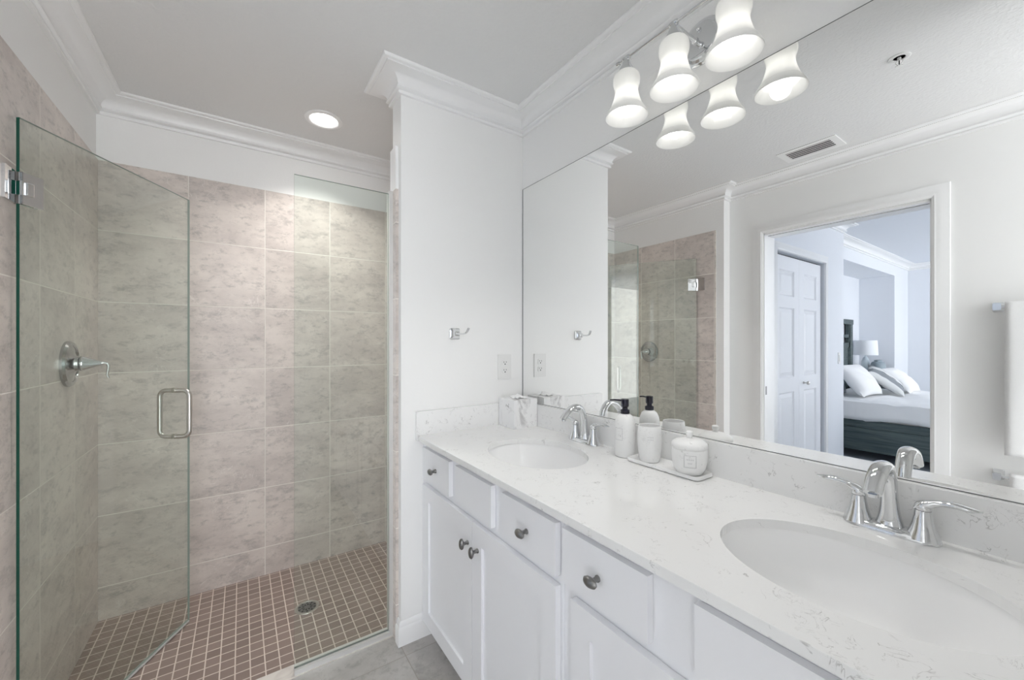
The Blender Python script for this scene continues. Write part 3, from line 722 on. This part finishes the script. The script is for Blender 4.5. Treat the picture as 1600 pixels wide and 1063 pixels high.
# ------------------------------------------------------------------ hook and outlet on the partition
def robe_hook():
    t = thing('robe_hook', (-0.388, YS, 1.337), 'small chrome robe hook on the partition wall', 'hook')
    cx, cz = -0.390, 1.337
    bm = B(); rings = []
    for h, s, y in ((0.026, 0.026, 0.0), (0.026, 0.026, -0.005), (0.022, 0.022, -0.008), (0.0135, 0.0135, -0.022), (0.011, 0.011, -0.030)):
        rings.append([bm.verts.new((cx + a, YS + y, cz + b)) for a, b in rrect(-h, h, -s, s, h * 0.28, 4)])
    for a, b in zip(rings, rings[1:]):
        for i in range(len(a)): bm.faces.new((a[i], a[(i + 1) % len(a)], b[(i + 1) % len(a)], b[i]))
    bm.faces.new(rings[-1]); bmesh.ops.recalc_face_normals(bm, faces=bm.faces)
    obj('mounting_plate', bm, M['chrome'], t, smooth=40)
    pts = smoothpts([(cx + 0.0, YS - 0.028, cz, 0.0085, 0.0055), (cx + 0.002, YS - 0.055, cz - 0.001, 0.0075, 0.0045), (cx + 0.006, YS - 0.085, cz - 0.001, 0.007, 0.004), (cx + 0.010, YS - 0.105, cz + 0.006, 0.0065, 0.004), (cx + 0.014, YS - 0.117, cz + 0.024, 0.0065, 0.0035)], 6)
    obj('hook_arm', tube(B(), pts, 16), M['chrome'], t, smooth=50)
robe_hook()
def outlet():
    t = thing('wall_outlet', (-0.113, YS, 1.1745), 'white duplex electrical outlet on the partition wall above the tissue box', 'outlet')
    cx, cz = -0.113, 1.1745; bm = B()
    polyplate(bm, rrect(cx - 0.039, cx + 0.039, cz - 0.062, cz + 0.062, 0.003, 3), 1, YS - 0.006, YS)
    obj('cover_plate', bm, M['plastic'], t, bevel=None)
    for s in (1, -1):
        r = obj('receptacle', polyplate(B(), rrect(cx - 0.0165, cx + 0.0165, cz + s * 0.0195 - 0.0145, cz + s * 0.0195 + 0.0145, 0.008, 5), 1, YS - 0.0085, YS - 0.006), M['plastic'], t)
        bm = B(); zc = cz + s * 0.0195
        box(bm, cx - 0.0080, cx - 0.0056, YS - 0.0089, YS - 0.0085, zc + 0.000, zc + 0.008); box(bm, cx + 0.0056, cx + 0.0080, YS - 0.0089, YS - 0.0085, zc + 0.001, zc + 0.008)
        lathe(bm, [(0.0032, 0.0085), (0.0032, 0.0090)], (cx, YS, zc - 0.006), '-Y', 14)
        obj('slots', bm, M['dark'], r)
outlet()

# ------------------------------------------------------------------ vanity light
LX, LZ = -0.138, 2.252
vl = thing('vanity_light', (0.003, 0.712, 2.26), 'chrome three-lamp vanity light above the mirror', 'wall light')
obj('backplate', lathe(B(), [(0.072, 0), (0.072, 0.004), (0.066, 0.008), (0.064, 0.012), (0.056, 0.015), (0.053, 0.019), (0.044, 0.021), (0, 0.022)], (0.003, 0.705, 2.250), '-X', 48), M['chrome'], vl, smooth=30)
obj('screw', lathe(B(), [(0.006, 0.022), (0.007, 0.026), (0.004, 0.031), (0, 0.032)], (0.003, 0.705, 2.284), '-X', 18), M['chrome'], vl, smooth=40)
obj('arm', tube(B(), [(-0.018, 0.705, 2.238, 0.0075), (-0.03, 0.706, 2.238, 0.0075), (-0.034, 0.706, 2.238, 0.011), (-0.042, 0.706, 2.239, 0.011), (-0.046, 0.706, 2.239, 0.0065), (LX, 0.712, LZ, 0.0055)], 18), M['chrome'], vl, smooth=40)
bm = tube(B(), [(LX, 0.512, LZ, 0.0042), (LX, 0.922, LZ, 0.0042)], 14)
for y in (0.889, 0.712, 0.537): tube(bm, [(LX, y - 0.013, LZ, 0.007), (LX, y - 0.008, LZ, 0.0085), (LX, y + 0.008, LZ, 0.0085), (LX, y + 0.013, LZ, 0.007)], 14)
for y, s in ((0.922, 1), (0.512, -1)): tube(bm, [(LX, y - 0.004 * s, LZ, 0.007), (LX, y + 0.006 * s, LZ, 0.0075), (LX, y + 0.010 * s, LZ, 0.004)], 14)
obj('bar', bm, M['chrome'], vl, smooth=40)
for y in (0.889, 0.712, 0.537):
    obj('socket_cap', lathe(B(), [(0.008, 0.000), (0.010, -0.008), (0.013, -0.018), (0.019, -0.030), (0.026, -0.043), (0.0265, -0.047), (0.020, -0.049), (0, -0.049)], (LX, y, LZ), n=28), M['chrome'], vl, smooth=40)
    zr = 2.056
    out = [(0.0255, 0.147), (0.034, 0.144), (0.0415, 0.134), (0.0435, 0.122), (0.0425, 0.108), (0.0390, 0.096), (0.0375, 0.086), (0.0385, 0.074), (0.0425, 0.058), (0.0485, 0.040), (0.0535, 0.028), (0.0555, 0.0255), (0.0590, 0.021), (0.0660, 0.009), (0.0690, 0.001), (0.0680, -0.002)]
    inn = [(r - 0.004, h) for r, h in out[::-1][1:]]
    sh = obj('lamp_shade', lathe(B(), smoothpts(out, 2) + inn, (LX, y, zr), n=48, caps=False), M['shade'], vl, smooth=60)
    obj('bulb', lathe(B(), [(0.010, 0.098), (0.012, 0.084), (0.018, 0.072), (0.0255, 0.056), (0.0285, 0.042), (0.027, 0.028), (0.021, 0.016), (0.011, 0.009), (0, 0.007)], (LX, y, zr), n=28), M['bulb'], sh, smooth=60)
    ld = bpy.data.lights.new('bulb_light', 'SPOT'); ld.energy = 2.5; ld.spot_size = math.radians(128); ld.spot_blend = 0.5
    ld.shadow_soft_size = 0.028; ld.color = (1, 0.98, 0.95)      # the bulb's light leaving the open bell
    lo = bpy.data.objects.new('bulb_light', ld); C.objects.link(lo); lo.parent = vl; lo.location = Vector((LX, y, zr + 0.004)) - BASE[vl.name]

# ------------------------------------------------------------------ ceiling fittings
rl = thing('recessed_light', (-0.855, 2.249, ZC), 'round lit recessed light in the shower ceiling', 'ceiling light')
obj('trim_ring', lathe(B(), [(0.090, 0.0), (0.090, -0.004), (0.076, -0.009), (0.066, -0.006), (0.062, 0.0)], (-0.855, 2.249, ZC), n=48, caps=False), M['trim'], rl, smooth=40)
obj('lens', lathe(B(), [(0.063, -0.0035), (0.030, -0.0055), (0.0, -0.006)], (-0.855, 2.249, ZC), n=40, caps=False), M['can'], rl, smooth=60)
ld = bpy.data.lights.new('recessed_lamp', 'AREA'); ld.shape = 'DISK'; ld.size = 0.12; ld.energy = 2.9; ld.spread = 2.0; ld.color = (1, 0.975, 0.94)
lo = bpy.data.objects.new('recessed_lamp', ld); C.objects.link(lo); lo.parent = rl; lo.location = (0, 0, -0.012)

cv = thing('ceiling_vent', (-1.60, 0.965, ZC), 'white louvred air vent in the ceiling, seen in the mirror', 'vent')
x0, x1, y0, y1 = -1.687, -1.508, 0.815, 1.110
b_ = B(); box(b_, x0, x0 + 0.030, y0, y1, ZC - 0.006, ZC); box(b_, x1 - 0.030, x1, y0, y1, ZC - 0.006, ZC); box(b_, x0 + 0.03, x1 - 0.03, y0, y0 + 0.035, ZC - 0.006, ZC); box(b_, x0 + 0.03, x1 - 0.03, y1 - 0.035, y1, ZC - 0.006, ZC)
obj('frame', b_, M['trim'], cv, bevel=0.001)
obj('duct_opening', bx(x0 + 0.03, x1 - 0.03, y0 + 0.035, y1 - 0.035, ZC - 0.0008, ZC - 0.0001), M['dark'], cv)
for i in range(5):
    xx = x0 + 0.040 + i * 0.0245
    bm = tube(B(), [(xx, y0 + 0.035, ZC - 0.006, 0.0045, 0.0009), (xx, y1 - 0.035, ZC - 0.006, 0.0045, 0.0009)], 8)
    obj('louvre', bm, M['trim'], cv)
fs = thing('fire_sprinkler', (-0.992, 0.450, ZC), 'small white fire sprinkler head in the ceiling, seen in the mirror', 'sprinkler')
obj('escutcheon', lathe(B(), [(0.036, 0), (0.035, -0.003), (0.030, -0.005), (0.020, -0.003), (0.018, 0.0)], (-0.992, 0.450, ZC), n=36, caps=False), M['plastic'], fs, smooth=40)
obj('recess', lathe(B(), [(0.018, -0.0006), (0, -0.0006)], (-0.992, 0.450, ZC), n=24), M['pewter'], fs)
bm = tube(B(), [(-0.992, 0.45, ZC - 0.001, 0.006), (-0.992, 0.45, ZC - 0.012, 0.006)], 14)
for s in (1, -1): tube(bm, smoothpts([(-0.992, 0.45 + s * 0.006, ZC - 0.010, 0.0016), (-0.992, 0.45 + s * 0.011, ZC - 0.020, 0.0016), (-0.992, 0.45, ZC - 0.034, 0.0016)], 4), 8)
lathe(bm, [(0.012, -0.035), (0.012, -0.037), (0, -0.037)], (-0.992, 0.45, ZC), n=20)
obj('sprinkler_head', bm, M['plastic'], fs, smooth=40)
obj('bulb', tube(B(), [(-0.992, 0.45, ZC - 0.012, 0.0018), (-0.992, 0.45, ZC - 0.034, 0.0018)], 8), M['dark'], fs)

# ------------------------------------------------------------------ shower fittings
def pane(bm, a, b, z0, z1, th):
    """glass slab between plan points a and b; faces: 0 = glass, 1 = cut edges"""
    a, b = Vector(a), Vector(b); d = (b - a).normalized(); n = Vector((d.y, -d.x)) * th / 2
    P = [a - n, b - n, b + n, a + n]; lo = [bm.verts.new((p.x, p.y, z0)) for p in P]; hi = [bm.verts.new((p.x, p.y, z1)) for p in P]
    for i, mi_ in ((0, 0), (1, 2), (2, 0), (3, 1)):
        f = bm.faces.new((lo[i], lo[(i + 1) % 4], hi[(i + 1) % 4], hi[i])); f.material_index = mi_
    f = bm.faces.new(lo[::-1]); f.material_index = 2; f = bm.faces.new(hi); f.material_index = 2
    bmesh.ops.recalc_face_normals(bm, faces=bm.faces); return bm
HX, HY = -1.750, 1.770; dd = Vector((0.4955, 0.8686)); nn = Vector((0.8686, -0.4955)); DL = 0.686
sdr = thing('shower_door', (HX, HY, 0), 'frameless clear glass shower door swung inward', 'shower door')
obj('glass', pane(B(), (HX + dd.x * 0.004, HY + dd.y * 0.004), (HX + dd.x * DL, HY + dd.y * DL), 0.015, 1.956, 0.0095), [M['glass'], M['glass_edge'], M['edge_light']], sdr)
def dirbox(bm, s0, s1, n0, n1, z0, z1):
    vv = []
    for z in (z0, z1):
        for s, n in ((s0, n0), (s1, n0), (s1, n1), (s0, n1)): vv.append(bm.verts.new((HX + dd.x * s + nn.x * n, HY + dd.y * s + nn.y * n, z)))
    for q in ((0, 3, 2, 1), (4, 5, 6, 7), (0, 1, 5, 4), (1, 2, 6, 5), (2, 3, 7, 6), (3, 0, 4, 7)): bm.faces.new([vv[i] for i in q])
    bmesh.ops.recalc_face_normals(bm, faces=bm.faces); return bm
for zc in (1.750, 0.215):
    bm = B(); dirbox(bm, 0.003, 0.062, 0.0052, 0.0115, zc - 0.047, zc + 0.047); dirbox(bm, 0.003, 0.062, -0.0115, -0.0052, zc - 0.047, zc + 0.047)
    dirbox(bm, 0.003, 0.0075, -0.0115, 0.0115, zc + 0.020, zc + 0.047); dirbox(bm, 0.003, 0.0075, -0.0115, 0.0115, zc - 0.047, zc - 0.020)
    h = obj('hinge', bm, M['chrome'], sdr, bevel=0.0012)
    obj('barrel', dirbox(B(), 0.011, 0.032, -0.0150, 0.0175, zc - 0.0195, zc + 0.0195), M['chrome'], h, bevel=0.003)
    obj('wall_plate', bx(XL, XL + 0.007, HY - 0.062, HY + 0.0, zc - 0.047, zc + 0.047), M['chrome'], h, bevel=0.0015)
M['seal'] = mat('clear_door_sweep', (0.55, 0.56, 0.55), 0.3)
obj('bottom_seal', dirbox(B(), 0.03, DL - 0.004, -0.006, 0.006, 0.006, 0.0145), M['seal'], sdr)
def dpull(side):
    s0 = 0.602; w_ = 0.062; za, zb = 0.8815, 1.0855; r = 0.0095; R_ = 0.028; pts = []
    def P(n, z): return (HX + dd.x * s0 + nn.x * n * side, HY + dd.y * s0 + nn.y * n * side, z, r)
    pts = [P(0.005, zb), P(w_ - R_, zb)]
    for i in range(1, 9): a = PI / 2 * i / 8; pts.append(P(w_ - R_ + R_ * math.sin(a), zb - R_ + R_ * math.cos(a)))
    for i in range(0, 9): a = PI / 2 * i / 8; pts.append(P(w_ - R_ + R_ * math.cos(a), za + R_ - R_ * math.sin(a)))
    pts.append(P(0.005, za)); bm = tube(B(), pts, 18, up=(dd.x, dd.y, 0))
    for z in (za, zb):
        tube(bm, [(*P(0.0049, z)[:3], 0.0115), (*P(0.0095, z)[:3], 0.0115)], 18)
    return bm
obj('handle', dpull(1), M['nickel'], sdr, smooth=50); obj('handle', dpull(-1), M['nickel'], sdr, smooth=50)

gp = thing('glass_panel', (-0.85, 1.770, 0), 'fixed clear glass shower panel set in a metal channel', 'shower panel')
obj('glass', pane(B(), (-1.037, 1.768), (-0.658, 1.768), 0.006, 1.956, 0.0095), [M['glass'], M['edge_light'], M['edge_light']], gp)
b_ = B()
for (y0, y1) in ((1.749, 1.7622), (1.7738, 1.787)): box(b_, -1.037, -SW - 0.0125, y0, y1, 0.003, 0.022)
box(b_, -1.037, -SW - 0.0125, 1.7622, 1.7738, 0.003, 0.006)
obj('floor_channel', b_, M['alu'], gp, bevel=0.0008)
b_ = B()
for (y0, y1) in ((1.749, 1.7622), (1.7738, 1.787)): box(b_, -SW - 0.028, -SW - 0.0125, y0, y1, 0.0225, 1.964)
obj('wall_channel', b_, M['alu'], gp, bevel=0.0008)

sv = thing('shower_valve', (XL, 2.214, 1.215), 'round chrome shower valve with curved lever on the left tile wall', 'shower valve')
VY, VZ = 2.214, 1.215
obj('escutcheon', lathe(B(), [(0.088, 0), (0.088, 0.008), (0.082, 0.015), (0.070, 0.017), (0.068, 0.014), (0.045, 0.017), (0.030, 0.024), (0.0275, 0.034), (0, 0.034)], (XL, VY, VZ), 'X', 48), M['chrome_dark'], sv, smooth=35)
bm = lathe(B(), [(0.0, 0.037), (0.0285, 0.037), (0.0305, 0.040), (0.0295, 0.046), (0.020, 0.066), (0.0125, 0.082), (0.0085, 0.094), (0.006, 0.098)], (XL, VY, VZ), 'X', 32)
tube(bm, smoothpts([(XL + 0.088, VY, VZ, 0.009, 0.008), (XL + 0.102, VY, VZ + 0.001, 0.0075, 0.006), (XL + 0.113, VY, VZ - 0.008, 0.008, 0.005), (XL + 0.112, VY, VZ - 0.030, 0.009, 0.0045), (XL + 0.110, VY, VZ - 0.046, 0.009, 0.004), (XL + 0.114, VY, VZ - 0.060, 0.007, 0.0035)], 6), 16)
obj('handle', bm, M['chrome'], sv, smooth=50)
obj('sleeve', lathe(B(), [(0.020, 0.034), (0.020, 0.040)], (XL, VY, VZ), 'X', 24), M['dark'], sv)

fd = thing('floor_drain', (-0.942, 2.173, 0), 'round metal drain in the mosaic shower floor', 'drain')
obj('drain_rim', lathe(B(), [(0.054, 0.0), (0.053, 0.003), (0.042, 0.0032), (0.041, 0.0012), (0.0, 0.0012)], (-0.942, 2.173, 0), n=48), M['nickel'], fd, smooth=30)
bm = B()
for i in range(10):
    for r0, wd in ((0.014, 0.006), (0.029, 0.0065)):
        a = 2 * PI * i / 10 + (0.2 if r0 > 0.02 else 0); R_ = Matrix.Translation((-0.942, 2.173, 0.0028)) @ Matrix.Rotation(a, 4, 'Z')
        vv = [bm.verts.new(R_ @ Vector(p)) for p in ((r0, -wd / 2, 0), (r0 + 0.011, -wd / 2, 0), (r0 + 0.011, wd / 2, 0), (r0, wd / 2, 0))]; bm.faces.new(vv)
obj('drain_holes', bm, M['dark'], fd)
b_ = lathe(B(), [(0.040, 0.0014), (0.040, 0.0024), (0, 0.0024)], (-0.942, 2.173, 0), n=36)
obj('strainer', b_, M['pewter'], fd)

# ------------------------------------------------------------------ towels and bars on the left wall (seen in the mirror)
def bar(z, label):
    t = thing('towel_bar', (XW, -0.02, z), label, 'towel bar', 'chrome towel bars on the left wall')
    for y in (0.270, -0.300):
        bm = B(); rings = []
        for h, xx in ((0.024, 0), (0.024, 0.006), (0.019, 0.012), (0.015, 0.050), (0.017, 0.062), (0.017, 0.070)):
            rings.append([bm.verts.new((XW + xx, y + a, z + b)) for a, b in rrect(-h * 0.8, h * 0.8, -h, h, h * 0.3, 4)])
        for a, b in zip(rings, rings[1:]):
            for i in range(len(a)): bm.faces.new((a[i], a[(i + 1) % len(a)], b[(i + 1) % len(a)], b[i]))
        bm.faces.new(rings[-1]); bm.faces.new(rings[0][::-1]); bmesh.ops.recalc_face_normals(bm, faces=bm.faces)
        obj('bracket', bm, M['chrome'], t, smooth=40)
    obj('rod', tube(B(), [(XW + 0.055, -0.30, z, 0.008), (XW + 0.055, 0.270, z, 0.008)], 16), M['chrome'], t, smooth=40)
bar(1.468, 'chrome towel bar high on the left wall with a bath towel'); bar(0.655, 'chrome towel bar low on the left wall, just above counter height')
def towel(cx, y0, y1, ztop, zbot, label, bands=True):
    bm = B(); R_ = 0.0130; prof = []
    back = zbot + 0.04
    for i in range(14): prof.append((cx - R_, back + (ztop - R_ - back) * i / 13))
    for i in range(1, 8): a = PI - PI * i / 8; prof.append((cx + R_ * math.cos(a), ztop - R_ + R_ * math.sin(a)))
    for i in range(40): prof.append((cx + R_, ztop - R_ - (ztop - R_ - zbot) * i / 39))
    ny = 20; g = []
    for j in range(ny + 1):
        y = y0 + (y1 - y0) * j / ny; row = []
        for x, z in prof:
            f = max(0, min(1, (ztop - z) * 3)); s = 1 if x > cx else -1
            off = (0.006 * math.sin(y * 28 + z * 2) * f + 0.004) * s * (1 if s > 0 else 0.15)
            if bands and s > 0 and (0.085 < z - zbot < 0.090 or 0.100 < z - zbot < 0.105): off -= 0.003
            row.append(bm.verts.new((x + off, y, z)))
        g.append(row)
    for j in range(ny):
        for i in range(len(prof) - 1): bm.faces.new((g[j][i], g[j + 1][i], g[j + 1][i + 1], g[j][i + 1]))
    bmesh.ops.recalc_face_normals(bm, faces=bm.faces)
    o = obj('towel', bm, M['towel'], smooth=60); m_ = o.modifiers.new('pile', 'SOLIDIFY'); m_.thickness = 0.006; m_.offset = 0
    return tag(o, label, 'towel', 'white bath towels on the left wall')
towel(XW + 0.055, -0.22, 0.246, 1.488, 0.765, 'white bath towel with ribbed border hanging from the upper bar')
towel(XW + 0.055, -0.22, 0.232, 0.675, 0.10, 'white towel hanging from the lower bar')

# ------------------------------------------------------------------ near-end wall (seen as a reflection in the shower glass)
rg = thing('towel_ring', (-0.335, YR, 1.36), 'chrome towel ring on the wall at the near end of the vanity', 'towel ring')
obj('mounting_plate', polyplate(B(), rrect(-0.359, -0.311, 1.336, 1.384, 0.006, 4), 1, YR, YR + 0.008), M['chrome'], rg, bevel=None)
obj('post', tube(B(), [(-0.335, YR + 0.008, 1.36, 0.009), (-0.335, YR + 0.045, 1.36, 0.009)], 16, up=(1, 0, 0)), M['chrome'], rg, smooth=40)
pts = [(-0.335 + 0.085 * math.sin(2 * PI * i / 40), YR + 0.036, 1.275 + 0.085 * math.cos(2 * PI * i / 40), 0.0045) for i in range(41)]
obj('ring', tube(B(), pts, 12, up=(0, 1, 0), caps=False), M['chrome'], rg, smooth=60)
bm = B(); g = []
for j in range(21):
    x = -0.425 + 0.18 * j / 20; row = []
    top = 1.275 - math.sqrt(max(0.0, 0.085 ** 2 - (min(0.083, abs(x + 0.335))) ** 2))
    for (yo, z) in [(0.018, 1.02), (0.020, 1.12), (0.022, top - 0.006), (0.036, top + 0.012), (0.050, top - 0.006), (0.052, 1.12), (0.054, 1.00)]:
        row.append(bm.verts.new((x, YR + yo + 0.004 * math.sin(j * 1.1), z)))
    g.append(row)
for j in range(20):
    for i in range(6): bm.faces.new((g[j][i], g[j + 1][i], g[j + 1][i + 1], g[j][i + 1]))
bmesh.ops.recalc_face_normals(bm, faces=bm.faces)
ht = obj('hand_towel', bm, M['towel'], smooth=60); tag(ht, 'white hand towel through the towel ring', 'towel'); m_ = ht.modifiers.new('pile', 'SOLIDIFY'); m_.thickness = 0.005; m_.offset = 0
for (cx, lb) in ((-0.742, 'white rocker switch plate nearer the open end of the vanity end wall'), (-0.655, 'white rocker switch plate closer to the towel ring')):
    t = thing('light_switch', (cx, YR, 1.17), lb, 'light switch', 'switches on the vanity end wall')
    obj('cover_plate', bx(cx - 0.036, cx + 0.036, YR, YR + 0.006, 1.112, 1.228), M['plastic'], t, bevel=0.002)
    obj('rocker', bx(cx - 0.017, cx + 0.017, YR + 0.006, YR + 0.010, 1.137, 1.203), M['plastic'], t, bevel=0.0015)
